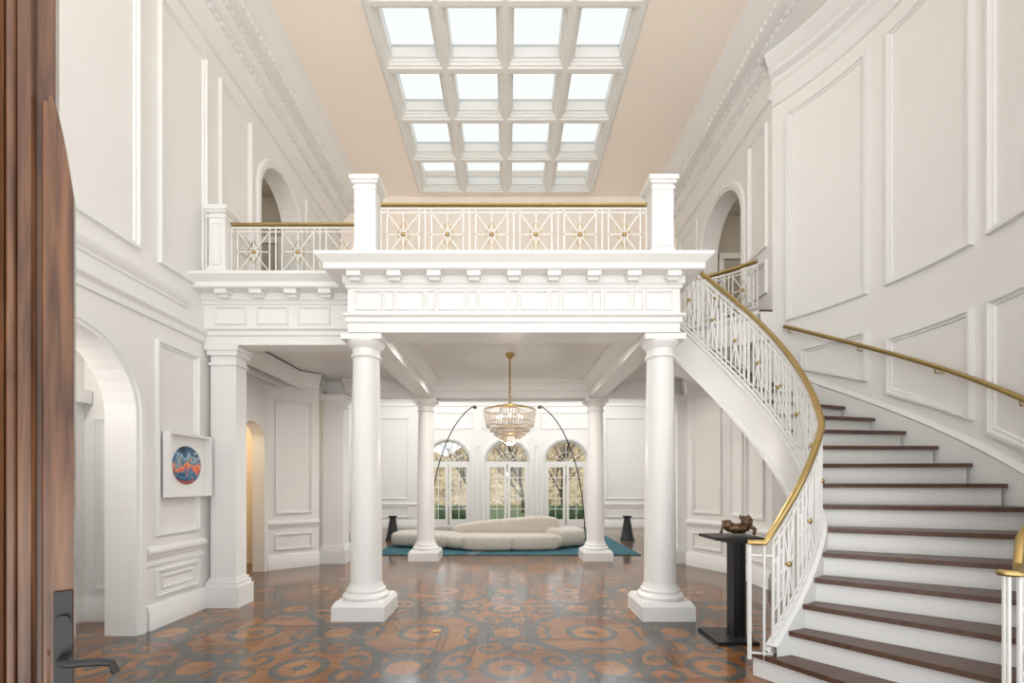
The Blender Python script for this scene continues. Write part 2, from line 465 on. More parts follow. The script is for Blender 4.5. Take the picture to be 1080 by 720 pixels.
# ---------------------------------------------------------------- ground-floor side walls (left & right bays)
w = B('wall_bay_left', [M_WALL, M_CREAM])
XB = -4.3
def PBL(u, z, o=0): return (XB+o, u, z)
w.box(-4.5, XL-.0, 5.61, 5.76, 0, 3.62)
w.wall(PBL, 5.7, 7.85, 0, 3.62, [(6.98, 7.7, 0, 2.25, True)], .2)
d1, d2 = Vector((-4.3, 7.82)), Vector((-3.62, 8.38))
def Pdiag(p, q, side):
    L = (q-p).length; dr = (q-p)/L; n = Vector((-dr.y, dr.x))*side
    return (lambda u, z, o=0: (p.x+dr.x*u+n.x*o, p.y+dr.y*u+n.y*o, z)), L
PD, LD = Pdiag(d1, d2, -1)
w.wall(PD, 0, LD, 0, 3.62, (), .2)
w.box(-6.2, -3.64, 8.6, 8.75, 0, 3.62)
w.box(-6.0, -5.95, 5.7, 8.58, 0, 3.4, 1); w.box(-5.95, -4.6, 8.5, 8.55, 0, 3.4, 1); w.box(-5.95, -4.5, 5.77, 5.8, 0, 3.4, 1); w.box(-6, -4.5, 5.7, 8.6, 3.4, 3.45, 1)
w.make()
t = B('trim_bay_left', [M_TRIM])
t.archmold(PBL, 7.34, .36, 2.25, 0, .09, .03)
for pr in (base, rail): t.plan([(XB, 5.78), (XB, 6.88)], pr, -1); t.plan([(d1.x, d1.y), (d2.x, d2.y)], pr, -1)
t.frame(PD, .12, LD-.12, 1.0, 3.1, .06, .03); t.frame(PD, .12, LD-.12, .34, .64, .05, .025)
t.frame(PBL, 5.85, 6.75, 1.0, 3.1, .06, .03)
cr = [(0, 3.36), (.03, 3.37), (.05, 3.45), (.12, 3.53), (.16, 3.56), (.16, 3.62), (0, 3.62)]
t.plan([(XB, 5.78), (XB, 7.82), (d2.x, d2.y)], cr, -1)
t.make()

w = B('wall_bay_right', [M_WALL])
def PBR(u, z, o=0): return (3.85-o, u, z)
w.wall(PBR, 6.33, 7.6, 0, F-.03, (), .2)
e1b = Vector((3.85, 7.6)); e2 = Vector((3.45, 8.35))
PE, LE = Pdiag(e1b, e2, 1)
w.wall(PE, 0, LE, 0, 3.62, (), .2)
w.box(3.5, 6.2, 8.6, 8.75, 0, 3.62)
w.make()
t = B('trim_bay_right', [M_TRIM])
for pr in (base, rail):
    t.plan([(3.85, 6.35), (3.85, 7.6), (e2.x, e2.y)], pr, 1)
t.frame(PBR, 6.5, 7.0, 1.0, 3.2, .06, .03); t.frame(PBR, 7.08, 7.5, 1.0, 3.2, .06, .03)
t.frame(PE, .12, LE-.12, 1.0, 3.2, .06, .03); t.frame(PE, .12, LE-.12, .34, .64, .05, .025)
t.frame(PBR, 6.5, 7.5, .34, .64, .05, .025)
t.plan([(3.85, 6.4), (3.85, 7.6), (e2.x, e2.y)], cr, 1)
t.make()

# ---------------------------------------------------------------- right wall (straight, upper) and stair tower
w = B('wall_right', [M_WALL])
w.wall(PR, 6.33, 10.0, F-.02, ZC, [(7.15, 8.6, F, 5.98, True)], .3)
w.box(XR, XR+.3, -0.3, 6.33, 7.63, ZC)
w.make()
w = B('wall_stair_tower', [M_WALL, M_CEIL])
w.wall(PA, -50, 37.8, 0, 7.66, (), .15, nseg=50)
TH0 = math.degrees(math.acos((XR-CX)/RW))
pts = []
for k in range(41):
    a_ = math.radians(TH0-2*TH0*k/40); pts.append((CX+RW*math.cos(a_), CY+RW*math.sin(a_)))
w.poly(pts[::-1], 7.62, 7.66, 1)
w.make()
t = B('trim_right', [M_TRIM])
t.archmold(PR, 7.875, .725, 5.98, F, .13, .045)
t.plan([(XR, 6.34), (XR, 9.88)], corn, 1)
t.plan([(XR, -.3), (XR, 6.34)], corn_hi, 1)
dent(t, .3, 6.3, XR, -1, True); dent(t, 6.36, 9.8, XR, -1)
t.frame(PR, 6.45, 6.95, F+.98, 6.9, .07, .03); t.frame(PR, 8.8, 9.7, F+.98, 6.9, .07, .03)
t.frame(PR, 6.45, 6.95, F+.3, F+.8, .06, .03)
t.make()
t = B('trim_stair_tower', [M_TRIM])
arc = [(PA(37.6-k*2.2, 0)[0], PA(37.6-k*2.2, 0)[1]) for k in range(35)]
acorn = [(0, 7.0), (.03, 7.01), (.03, 7.08), (.02, 7.1), (.02, 7.26), (.06, 7.3), (.06, 7.36), (.14, 7.4), (.14, 7.46), (.2, 7.5), (.27, 7.58), (.27, 7.619), (0, 7.619)]
t.plan(arc, acorn, -1)
for hi, lo in ((34.5, 16), (12.2, -4.6), (-7.2, -25), (-28, -44)):
    t.frame(PA, lo, hi, 3.85, 6.8, .075, .035, uw=DEG, nseg=10)
def slope(th): return RISE*(th+62)/6.4
for hi, lo in ((31, 16), (12.2, -4.6), (-7.2, -22)):
    t.frame(PA, lo, hi, slope(lo)+.42, 3.25 if hi < 20 else 3.42, .075, .035, uw=DEG, nseg=10, z0b=slope(hi)+.34 if hi < 20 else slope(hi)+.3)
n = 60; vs = []
for k in range(n+1):
    th = -45+(37.5+45)*k/n
    for o, z in ((0.0, slope(th)-.2), (.035, slope(th)-.2), (.035, slope(th)+.17), (.05, slope(th)+.19), (.02, slope(th)+.23), (0, slope(th)+.24)):
        vs.append(PA(th, z, o))
t.add(vs, [(i*6+j, (i+1)*6+j, (i+1)*6+j+1, i*6+j+1) for i in range(n) for j in range(5)])
t.make()

w = B('wall_back_upper', [M_PEACH])
w.box(XL, XR, 9.9, 10.05, F, ZC)
w.make()
t = B('trim_back_upper', [M_TRIM])
t.plan([(XL, 9.9), (XR, 9.9)], [(0, F), (.04, F), (.04, F+.2), (0, F+.24)], -1)
t.make()

# ---------------------------------------------------------------- balcony slab + entablature
XA, XBk = XC-1.89, XC+1.89+.03
YC, YS = 5.0, 5.45
sl = B('balcony_floor', [M_CEIL, M_CREAM])
bp = [(XL, YS+.04), (XA+.02, YS+.04), (XA+.02, YC+.04), (XBk-.04, YC+.04), (XBk-.04, 9.9), (XL, 9.9)]
sl.poly(bp, 3.64, F-.02); sl.poly(bp, F-.02, F-.003, 1)
sl.box(-4.55, XL, 5.6, 9.0, 3.62, F-.02)
sl.make()
land = [(XBk-.04, 9.9), (XBk-.04, 5.95)]
RT = 2.95
for k in range(12):
    a_ = math.radians(72.4-k*(72.4-39.5)/11)
    land.append((CX+RT*math.cos(a_), CY+RT*math.sin(a_)))
land += [(XR, 6.33), (XR, 9.9)]
wf = B('landing_floor', [M_CEIL, M_TREAD, M_TRIM])
wf.poly(land[::-1], 3.64, F-.03)
wf.poly(land[::-1], F-.03, F, 1)
wf.plan(land[2:14], [(0, 3.6), (.04, 3.62), (.04, 3.95), (.08, 4.0), (.08, F-.03)], -1, 2)
wf.make()

e = B('trim_entablature', [M_TRIM])
prof = [(0, 3.285), (0, 3.39), (.02, 3.40), (.02, 3.45), (.05, 3.47), (.05, 3.49), (0, 3.51), (0, 3.78), (.02, 3.79), (.02, 3.815), (.045, 3.84), (.045, 3.915), (.19, 3.92), (.20, 3.93), (.20, 3.985), (.23, 4.01), (.27, 4.05), (.27, F+.01), (0, F+.01)]
path = [(XL, YS), (XA, YS), (XA, YC), (XBk, YC), (XBk, 5.72)]
e.plan(path, prof, -1)
def mod(x, y):
    e.box(x-.075, x+.075, y-.165, y-.02, 3.865, 3.919); e.box(x-.06, x+.06, y-.11, y-.02, 3.835, 3.865)
def PF(y):
    return lambda u, z, o=0: (u, y-o, z)
nm = 9
for i in range(nm):
    mod(XA+.12+(XBk-XA-.24)*i/(nm-1), YC)
for i in range(5): mod(XL+.32+i*.42, YS)
wd = (XBk-XA)/8
for i in range(8):
    x = XA+wd*(i+.5)
    ww = wd*.33
    e.frame(PF(YC), x-ww, x+ww, 3.535, 3.76, .028, .02)
    if i < 7: e.frame(PF(YC), x+wd/2-.055, x+wd/2+.055, 3.535, 3.76, .022, .02)
for i in range(3):
    x = -3.45+i*.52; e.frame(PF(YS), x-.2, x+.2, 3.535, 3.76, .028, .02)
e.box(XA+.01, XBk-.01, YC+.01, YC+.38, 3.29, 3.638)
e.box(XL, XA+.02, YS+.01, YS+.3, 3.29, 3.638)
e.box(XC-1.9, XC-1.58, YC+.38, 8.84, 3.292, 3.638); e.box(XC+1.60, XBk-.02, YC+.38, 8.84, 3.292, 3.638)
e.box(-4.3, 3.9, 8.84, 9.0, 3.29, 3.638); e.box(XA, XBk, 9.12, 9.2, 3.29, 3.638)
inn = [(XC-1.58, YC+.38), (XC+1.60, YC+.38), (XC+1.60, 8.84), (XC-1.58, 8.84)]
crn = [(0, 3.44), (.03, 3.45), (.04, 3.5), (.1, 3.57), (.15, 3.6), (.15, 3.639), (0, 3.639)]
e.plan(inn, crn, 1, closed=True)
e.plan([(XL, YS+.3), (XC-1.9, YS+.3), (XC-1.9, 8.84), (-3.3, 8.84)], crn, 1)
e.make()

# ---------------------------------------------------------------- columns
def column(x, y, name='column'):
    c = B(name, [M_TRIM])
    c.box(x-.3, x+.3, y-.3, y+.3, 0, .16)
    c.add([(x-.3, y-.3, .16), (x+.3, y-.3, .16), (x+.3, y+.3, .16), (x-.3, y+.3, .16), (x-.27, y-.27, .21), (x+.27, y-.27, .21), (x+.27, y+.27, .21), (x-.27, y+.27, .21)], [(0,1,5,4),(1,2,6,5),(2,3,7,6),(3,0,4,7),(4,5,6,7)])
    pr = [(.255, .21), (.265, .225), (.265, .245), (.25, .265), (.225, .28), (.225, .31), (.205, .33), (.2, .35), (.185, .38)]
    for i in range(9):
        tt = i/8; pr.append((.182-.03*tt**1.6, .40+(3.02-.40)*tt))
    pr += [(.17, 3.03), (.175, 3.045), (.17, 3.06), (.155, 3.065), (.155, 3.13), (.165, 3.14), (.2, 3.18), (.215, 3.205), (.215, 3.215)]
    c.lathe(pr, (x, y, 0), 40)
    c.box(x-.235, x+.235, y-.19, y+.19, 3.215, 3.284)
    return c.make()
for x, y in ((XC-1.74, 5.2), (XC+1.76, 5.2), (XC-1.74, 9.0), (XC+1.76, 9.0)): column(x, y)
def pilaster(x0, x1, y0, y1, zt=3.284, z0=0):
    c = B('trim_pilaster', [M_TRIM])
    c.box(x0, x1, y0, y1, z0, zt)
    for zz, h, o in ((z0, .26, .06), (z0+.26, .06, .04), (z0+.32, .04, .02), (zt-.24, .03, .02), (zt-.12, .06, .03), (zt-.06, .06, .05)):
        c.box(x0-o, x1+o, y0-o, y1+o, zz, zz+h)
    return c.make()
pilaster(XL+.06, -3.42, YS+.05, YS+.27)
pilaster(-3.60, -3.2, 8.5, 8.82); pilaster(3.32, 3.7, 8.5, 8.82)

def post(x0, x1, y0, y1, z1):
    c = B('balustrade_pier', [M_TRIM]); F_ = F+.011
    c.box(x0, x1, y0, y1, F_, z1)
    for zz, h, o in ((F_, .1, .02), (F_+.1, .03, .01), (z1-.12, .03, .012), (z1-.06, .03, .025), (z1-.03, .05, .045)):
        c.box(x0-o, x1+o, y0-o, y1+o, zz, zz+h)
    c.frame(PF(y0), x0+.04, x1-.04, F+.16, z1-.18, .03, .012)
    c.make()
post(XC-1.79, XC-1.55, 4.93, 5.17, 5.0); post(XC+1.58, XC+1.82, 4.93, 5.17, 5.0)
post(XL+.14, XL+.34, 5.35, 5.57, 4.93)

# railings
def rail_section(b, P, u0, u1, pitch_n, h=.66, z0=.06, curved=False, narrow=.07):
    L = u1-u0; n = pitch_n; r = .0085
    def seg(a, c_, rr=r, k=1, mi=0):
        pts = [P(a[0]+(c_[0]-a[0])*i/k, a[1]+(c_[1]-a[1])*i/k) for i in range(k+1)]
        b.tube(pts, rr, 4, mi)
    K = 12 if curved else 1
    seg((u0, z0), (u1, z0), .013, K*2); seg((u0, h), (u1, h), .012, K*2); seg((u0, h-.05), (u1, h-.05), .008, K*2)
    seg((u0, z0+.05), (u1, z0+.05), .008, K*2)
    for i in range(n):
        a = u0+L*i/n; e_ = u0+L*(i+1)/n; w_ = e_-a; g_ = w_*narrow*2
        l_, r_ = a+g_, e_-g_; m = (l_+r_)/2; zb, zt = z0+.05, h-.05; zm = (zb+zt)/2
        for uu in ((a, l_, r_, e_) if i == n-1 else (a, l_, r_)): seg((uu, z0), (uu, h))
        seg((l_, zb), (r_, zt), .007); seg((l_, zt), (r_, zb), .007); seg((m, zb), (m, zt), .007); seg((l_, zm), (r_, zm), .007)
        q = .40
        lx = (r_-l_)*q/2; lz = (zt-zb)*q*.75
        for p1, p2 in (((m-lx, zm), (m, zm+lz)), ((m, zm+lz), (m+lx, zm)), ((m+lx, zm), (m, zm-lz)), ((m, zm-lz), (m-lx, zm))): seg(p1, p2, .006, 1, 1)
        c0 = P(m, zm); b.ball(c0, .028, (1, 1, 1), 6, 1)
        for p1 in ((l_, zb), (r_, zb), (l_, zt), (r_, zt), (l_, zm), (r_, zm)): b.ball(P(*p1), .011, n=4, mi=1)
def flat_rail(name, p0, p1, n):
    b = B(name, [M_TRIM, M_GOLD]); p0 = Vector(p0); p1 = Vector(p1); L = (p1-p0).length; d = (p1-p0)/L
    P = lambda u, v: (p0.x+d.x*u, p0.y+d.y*u, F+v)
    rail_section(b, P, 0, L, n)
    b.tube([P(-.0, .70), P(L, .70)], .028, 10, 1, flat=.8)
    return b.make()
flat_rail('balcony_railing', (XC-1.52, 5.05), (XC+1.55, 5.05), 6)
flat_rail('gallery_railing', (XL+.37, 5.43), (XC-1.84, 5.43), 3)
flat_rail('gallery_railing', (XBk-.03, 5.26), (XBk-.03, 5.9), 2)
b = B('landing_railing', [M_TRIM, M_GOLD])
PLd = lambda u, v: (CX+RT*math.cos(math.radians(u)), CY+RT*math.sin(math.radians(u)), F+v)
rail_section(b, PLd, 40.5, 71, 4, curved=True)
b.tube([PLd(40.5+30.5*i/20, .72) for i in range(21)], .028, 10, 1)
b.make()

# ---------------------------------------------------------------- staircase
def rin(th): return 1.5 if th > -25 else 1.5-(-25-th)*.0095
def rout(th):
    if th > -18: return 3.07
    if th < -52: return 2.48
    q = (-18-th)/34.0; return 3.07+(2.48-3.07)*q
def pt(th, r, z):
    a = math.radians(th); return (CX+r*math.cos(a), CY+r*math.sin(a), z)
stair = empty('staircase')
st = B('treads_and_risers', [M_TREAD, M_TRIM])
for k in range(1, NST+1):
    t0 = -62+6.4*k; t1 = t0+6.4; z = RISE*k
    xi = .16 if k == 1 else 0
    if k < NST:
        nseg = 4; vs = []; nose = 1.1
        for i in range(nseg+1):
            th = t0-nose-xi*8+(t1-t0+nose+.3+xi*8)*i/nseg
            for r in (rin(th)+.0-xi, rout(th)-.03+xi):
                vs.append(pt(th, r, z)); vs.append(pt(th, r, z-.038))
        fs = []
        for i in range(nseg):
            o = i*4; p_ = o+4
            fs += [(o, o+2, p_+2, p_), (o+1, p_+1, p_+3, o+3), (o, p_, p_+1, o+1), (o+2, o+3, p_+3, p_+2)]
        fs += [(0, 1, 3, 2), (nseg*4, nseg*4+2, nseg*4+3, nseg*4+1)]
        st.add(vs, fs, 0)
    zb = RISE*(k-1)+.001; tr = t0-xi*7; ra = rin(t0)-xi*.8; rb = rout(t0)-.03+xi*.8
    vs = [pt(tr, ra, zb), pt(tr, rb, zb), pt(tr, rb, z-.03), pt(tr, ra, z-.03),
          pt(tr+.4+xi*40, ra, zb), pt(tr+.4+xi*40, rb, zb), pt(tr+.4+xi*40, rb, z-.039), pt(tr+.4+xi*40, ra, z-.039)]
    st.add(vs, [(0,1,2,3),(4,7,6,5),(0,4,5,1),(3,2,6,7),(0,3,7,4),(1,5,6,2)], 1)
st.make(parent=stair)
sg = B('stringers_and_soffit', [M_TRIM])
n = 90; vs = []
ths = [-55.0+(72.4+55.0)*k/n for k in range(n+1)]
for th in ths:
    s_ = slope(th); lo = max(0, s_-.47); hi = s_+.055
    if th < -45: lo = 0
    a0 = rin(th)
    ring = [(a0-.05, lo), (a0-.05, lo+.05), (a0-.03, lo+.06), (a0-.03, hi-.06), (a0-.055, hi-.04), (a0-.055, hi), (a0+.03, hi), (a0+.03, lo+.02), (rout(th)-.01, lo+.02), (rout(th)-.01, lo)]
    for r, z in ring: vs.append(pt(th, r, z))
m = 10; fs = []
for i in range(n):
    for j in range(m):
        j2 = (j+1) % m; fs.append((i*m+j, i*m+j2, (i+1)*m+j2, (i+1)*m+j))
sg.add(vs, fs)
vs = []
for k in range(31):
    th = -55.0+36*k/30
    s_ = slope(th); R = rout(th)
    for r, z in ((R-.02, 0), (R+.03, 0), (R+.03, s_+.055), (R-.02, s_+.055)): vs.append(pt(th, r, z))
fs = [(i*4+j, i*4+(j+1) % 4, (i+1)*4+(j+1) % 4, (i+1)*4+j) for i in range(30) for j in range(4)]
fs += [(0, 1, 2, 3)]
sg.add(vs, fs)
sg.make(parent=stair)

br = B('balustrade_inner', [M_TRIM, M_GOLD])
HR = .95
def PI(u, v):
    return pt(u, rin(u)-.01, slope(u)+v)
def bars(b, P, th0, th1, step=2.2, star_every=5):
    th = th0; tl = []
    while th <= th1+.01: tl.append(th); th += step
    top = HR-.07
    def seg(a, c_, rr=.009, k=1):
        b.tube([P(a[0]+(c_[0]-a[0])*q/k, a[1]+(c_[1]-a[1])*q/k) for q in range(k+1)], rr, 4, 0)
    K = len(tl)*2
    for v, rr in ((.09, .014), (.15, .009), (top, .012), (top-.07, .009)):
        seg((tl[0], v), (tl[-1], v), rr, K)
    i = 0
    while i < len(tl):
        ph = i % star_every
        if ph == 2 and i+2 < len(tl):
            a, c_ = tl[i], tl[i+2]; m = (a+c_)/2; zb, zt = .15, top-.07; zm = (zb+zt)/2
            seg((a, .05), (a, top)); seg((c_, .05), (c_, top))
            seg((a, zb), (c_, zt), k=2); seg((a, zt), (c_, zb), k=2); seg((m, zb), (m, zt)); seg((a, zm), (c_, zm), k=2)
            dl_, dz = (c_-a)*.2, (zt-zb)*.16
            for p1, p2 in (((m-dl_, zm), (m, zm+dz)), ((m, zm+dz), (m+dl_, zm)), ((m+dl_, zm), (m, zm-dz)), ((m, zm-dz), (m-dl_, zm))): seg(p1, p2, .006)
            b.ball(P(m, zm), .025, n=6, mi=1)
            i += 3
        else:
            seg((tl[i], .03), (tl[i], top))
            if i+1 < len(tl):
                g1 = tl[i]+.55; g2 = tl[i+1]-.55
                seg((g1, .15), (g1, top-.07), .007)
                for hh in (.30, .52, .68): seg((tl[i], hh), (tl[i+1], hh), .007)
                seg((g2, .30), (g2, .68), .007)
            i += 1
bars(br, PI, -54.5, 70.5)
zr = slope(-57)+HR
hp = [pt(-60.5, 1.08, zr-.02)]+[PI(th, HR) for th in [-57.5+k*1.6 for k in range(81)]]
hp.append((XBk-.03, 5.90, F+.74)); hp.append((XBk-.03, 5.2, F+.70))
br.tube(hp, .028, 10, 1, flat=.85)
q = pt(-60.3, 1.09, 0)
br.tube([(q[0], q[1], .15), (q[0], q[1], zr-.03)], .016, 8, 0)
for hh in (.2, zr-.12): br.tube([(q[0], q[1], hh), PI(-54.5, hh-slope(-54.5))], .010, 4, 0)
br.tube([pt(-57.6, rin(-57)-.02, .15), pt(-57.6, rin(-57)-.02, zr-.02)], .010, 4, 0)
br.make(parent=stair)
bo = B('balustrade_outer', [M_TRIM, M_GOLD])
def PO(u, v): return pt(u, rout(u)+.0, slope(u)+v)
bars(bo, PO, -54.5, -20, step=1.6, star_every=7)
q = Vector(PO(-57, 0)); hp = []
for k in range(9):
    a_ = math.radians(-20+k*-20); hp.append((q.x-.045+.045*math.cos(a_), q.y+.045*math.sin(a_), slope(-55)+HR-.09))
hp = hp[::-1]+[PO(-55.2, HR-.055), PO(-54.0, HR-.02)]+[PO(th, HR) for th in [-52.5+k*1.5 for k in range(23)]]
bo.tube(hp, .022, 10, 1, flat=.85)
for dx, dy in ((-.07, -.03), (-.04, .02), (.0, -.02)):
    bo.tube([(q.x+dx, q.y+dy, .19), (q.x+dx, q.y+dy, slope(-55)+HR-.09)], .009, 6, 0)
bo.make(parent=stair)
wr = B('wall_handrail', [M_GOLD])
def PW(th, v): return PA(th, slope(th)+v, .1)
hp = [PA(34.5, slope(34)+.86, .03)]+[PW(th, .85) for th in [34-k*1.5 for k in range(38)]]
wr.tube(hp, .024, 10)
for th in range(-15, 34, 16):
    wr.tube([PA(th, slope(th)+.78, 0), PA(th, slope(th)+.78, .09), PA(th, slope(th)+.84, .1)], .007, 6)
wr.make(parent=stair)

# ---------------------------------------------------------------- living room shell
ctrs = [-2.1, 0.0, 2.1]
w = B('wall_back', [M_WALL])
w.wall(PB, -5.4, 5.4, 0, 4.75, [(c_-.8, c_+.8, 0, 2.3, True) for c_ in ctrs], .3)
w.make()
w = B('wall_living_side', [M_WALL, M_CREAM])
w.wall(lambda u, z, o=0: (-5.2+o, u, z), 9.13, 15.49, 0, 4.75, [(12.6, 13.5, 0, 2.6, False)], .2)
w.wall(lambda u, z, o=0: (5.3-o, u, z), 9.13, 15.49, 0, 4.75, [(13.2, 14.1, 0, 2.6, False)], .2)
w.box(-5.4, 5.5, 9.0, 9.12, 3.64, 4.75); w.box(-5.4, -3.6, 9.0, 9.12, 0, 3.64); w.box(3.7, 5.5, 9.0, 9.12, 0, 3.64)
w.box(-6.2, -6.15, 12, 14.2, 0, 3, 1); w.box(6.1, 6.15, 12.5, 14.8, 0, 3, 1)
w.make()
cl = B('ceiling_living', [M_CEIL])  # unseen central opening added to let daylight into the living room
cl.box(-5.4, -4.3, 9.0, 15.8, 4.75, 4.9); cl.box(4.3, 5.5, 9.0, 15.8, 4.75, 4.9)
cl.box(-4.3, 4.3, 9.0, 9.7, 4.75, 4.9); cl.box(-4.3, 4.3, 15.2, 15.8, 4.75, 4.9)
cl.make()
t = B('trim_living', [M_TRIM])
for c_ in ctrs: t.archmold(PB, c_, .8, 2.3, 0, .12, .05)
for xx in (-1.05, 1.05): t.frame(PB, xx-.08, xx+.08, .35, 2.9, .03, .02)
for sx in (-1, 1):
    t.frame(PB, sx*4.2-.7, sx*4.2+.7, 1.0, 3.9, .07, .03); t.frame(PB, sx*4.2-.7, sx*4.2+.7, .35, .75, .06, .03)
    for pr in (base, rail): t.plan([(sx*3.1, 15.5), (sx*5.2, 15.5)], pr, -sx)
    xs = -5.2 if sx < 0 else 5.3
    Ps = (lambda u, z, o, xs=xs, sx=sx: (xs-sx*o, u, z))
    for a_, e_ in ((9.6, 10.9), (11.1, 12.3), (14.3, 15.3)):
        t.frame(Ps, a_, e_, 1.0, 3.9, .07, .03); t.frame(Ps, a_, e_, .35, .75, .06, .03)
t.frame(PB, -3.0, -1.2, 3.5, 4.1, .06, .03); t.frame(PB, -.9, .9, 3.5, 4.1, .06, .03); t.frame(PB, 1.2, 3.0, 3.5, 4.1, .06, .03)
lc = [(0, 4.3), (.04, 4.31), (.05, 4.42), (.15, 4.55), (.22, 4.62), (.22, 4.749), (0, 4.749)]
t.plan([(-5.2, 9.15), (-5.2, 15.5), (5.3, 15.5), (5.3, 9.15)], lc, -1)
t.make()
for wi, c_ in enumerate(ctrs):
    b = B('window_%d' % (wi+1), [M_TRIM, M_GLASS])
    y0, y1 = 15.58, 15.64
    def bar(x0, x1, z0, z1, yy=(y0, y1)): b.box(c_+x0, c_+x1, yy[0], yy[1], z0, z1)
    bar(-.8, -.72, 0, 2.3); bar(.72, .8, 0, 2.3); bar(-.8, .8, 2.24, 2.34, (15.575, 15.645)); bar(-.8, .8, 0, .06)
    for sx in (-1, 1):
        x0, x1 = (sx*.02, sx*.72) if sx > 0 else (-.72, -.02)
        bar(x0, x0+.09, .06, 2.24); bar(x1-.09, x1, .06, 2.24); bar(x0+.09, x1-.09, .06, .28); bar(x0+.09, x1-.09, 2.14, 2.24)
        xm = (x0+x1)/2; bar(xm-.012, xm+.012, .28, 2.14, (15.6, 15.62))
        for q in range(1, 5): zz = .28+1.86*q/5; bar(x0+.08, x1-.08, zz-.012, zz+.012, (15.598, 15.622))
    def arcp(R, n=20): return [(c_+R*math.cos(math.pi*k/n), 15.61, 2.3+R*math.sin(math.pi*k/n)) for k in range(n+1)]
    b.tube(arcp(.77), .04, 6); b.tube(arcp(.38), .014, 4)
    for q in range(1, 6):
        a_ = math.pi*q/6; b.tube([(c_+.06*math.cos(a_), 15.61, 2.3+.06*math.sin(a_)), (c_+.76*math.cos(a_), 15.61, 2.3+.76*math.sin(a_))], .012, 4)
    b.add([(c_-.78, 15.615, .05), (c_+.78, 15.615, .05), (c_+.78, 15.615, 2.3), (c_-.78, 15.615, 2.3)], [(0, 1, 2, 3)], 1)
    ap = [(c_+.77*math.cos(math.pi*k/20), 15.615, 2.3+.77*math.sin(math.pi*k/20)) for k in range(21)]
    b.add(ap, [tuple(range(21))], 1)
    b.make()

# ---------------------------------------------------------------- outside
bk = B('wooded_bank', [M_BANK]); vs = []; nx, ny = 60, 12
for j in range(ny+1):
    for i in range(nx+1):
        x = -28+56*i/nx; tt = j/ny
        vs.append((x, 34+tt*6+1.5*noise.noise(Vector((x*.3, tt*3, 0))), -.2+tt*(5.5+2.2*noise.noise(Vector((x*.25, 0, 5)))+.8*noise.noise(Vector((x*1.5, tt*4, 5))))))
bk.add(vs, [(j*(nx+1)+i, j*(nx+1)+i+1, (j+1)*(nx+1)+i+1, (j+1)*(nx+1)+i) for j in range(ny) for i in range(nx)])
bk.make()
hd = B('garden_hedge', [M_HEDGE])
for i in range(16):
    x = -6+i*.8+random.uniform(-.2, .2)
    if abs(x) < .7: continue
    hd.ball((x, 18.6+random.uniform(-.2, .3), .15), .38, (1, .9, .85+random.random()*.4), 10, nz=.5, seed=i)
hd.make()
def tree(x, y, h, seed):
    random.seed(seed); b = B('bare_tree', [M_BARK])
    def grow(p, d, L, r, lev):
        pts = [p]; q = p.copy(); dd = d.copy()
        for i in range(3):
            dd = (dd+Vector((random.uniform(-.2, .2), random.uniform(-.2, .2), random.uniform(0, .15)))).normalized()
            q = q+dd*L/3; pts.append(q.copy())
        b.tube(pts, [r, r*.85, r*.7, r*.55], 5)
        if lev:
            for k in range(4):
                nd = (dd+Vector((random.uniform(-1, 1), random.uniform(-1, 1), random.uniform(-.1, .7)))*.8).normalized()
                grow(pts[1+k % 3], nd, L*.68, r*.5, lev-1)
    grow(Vector((x, y, -.15)), Vector((0, 0, 1)), h, h*.045, 4)
    b.make()
for i, (x, y, h) in enumerate(((-5, 24, 2.8), (-2.2, 27, 3.2), (.9, 25, 2.6), (3.6, 28, 3.2), (6.2, 24, 2.6))): tree(x, y, h, i+10)
random.seed(5)

# ---------------------------------------------------------------- furniture
def sausage(b, path, ws, hs, z0, mi=0, m=18, ex=.55):
    P = [Vector((p[0], p[1])) for p in path]; n = len(P); vs = []
    def e(x): return math.copysign(abs(x)**ex, x)
    for i in range(n):
        t_ = (P[min(i+1, n-1)]-P[max(i-1, 0)]).normalized(); nn = Vector((-t_.y, t_.x))
        tt = i/(n-1); cap = min(1, (1-(abs(2*tt-1))**9))**.5 if 0 < tt < 1 else .02
        for k in range(m):
            a_ = 2*math.pi*k/m; ww = ws(tt)/2*e(math.cos(a_))*cap; zz = hs(tt)/2*(1+e(math.sin(a_))*(cap**.6))
            vs.append((P[i].x+nn.x*ww, P[i].y+nn.y*ww, z0+zz))
    fs = [(i*m+k, i*m+(k+1) % m, (i+1)*m+(k+1) % m, (i+1)*m+k) for i in range(n-1) for k in range(m)]
    fs += [tuple(range(m)), tuple(range((n-1)*m, n*m))]
    b.add(vs, fs, mi)
sf = B('curved_sectional_sofa', [M_BOUCLE])
line = lambda x0, y0, x1, y1, bow: [(x0+(x1-x0)*k/26, y0+(y1-y0)*k/26+bow*math.sin(math.pi*k/26)) for k in range(27)]
sausage(sf, line(-2.85, 10.95, -1.2, 10.45, .1), lambda t_: .95, lambda t_: .36, .02)
sausage(sf, line(-1.5, 10.55, 1.35, 10.55, -.12), lambda t_: 1.0, lambda t_: .33, .02)
sausage(sf, line(1.0, 10.6, 1.85, 10.95, 0.05), lambda t_: .95, lambda t_: .46, .02)
sausage(sf, line(-1.05, 10.12, .15, 10.05, -.06), lambda t_: .34, lambda t_: .34, .02)
sausage(sf, line(-1.45, 11.0, 1.35, 10.85, .05), lambda t_: .30, lambda t_: .46+.27*min(1, t_*1.25)**.7, .02)
sausage(sf, line(.05, 10.06, 1.2, 10.2, -.05), lambda t_: .34, lambda t_: .35, .02)
sf.make(60)
r = B('rug', [M_RUG]); r.box(-2.9, 2.9, 9.45, 14.3, 0.001, .02); r.make()
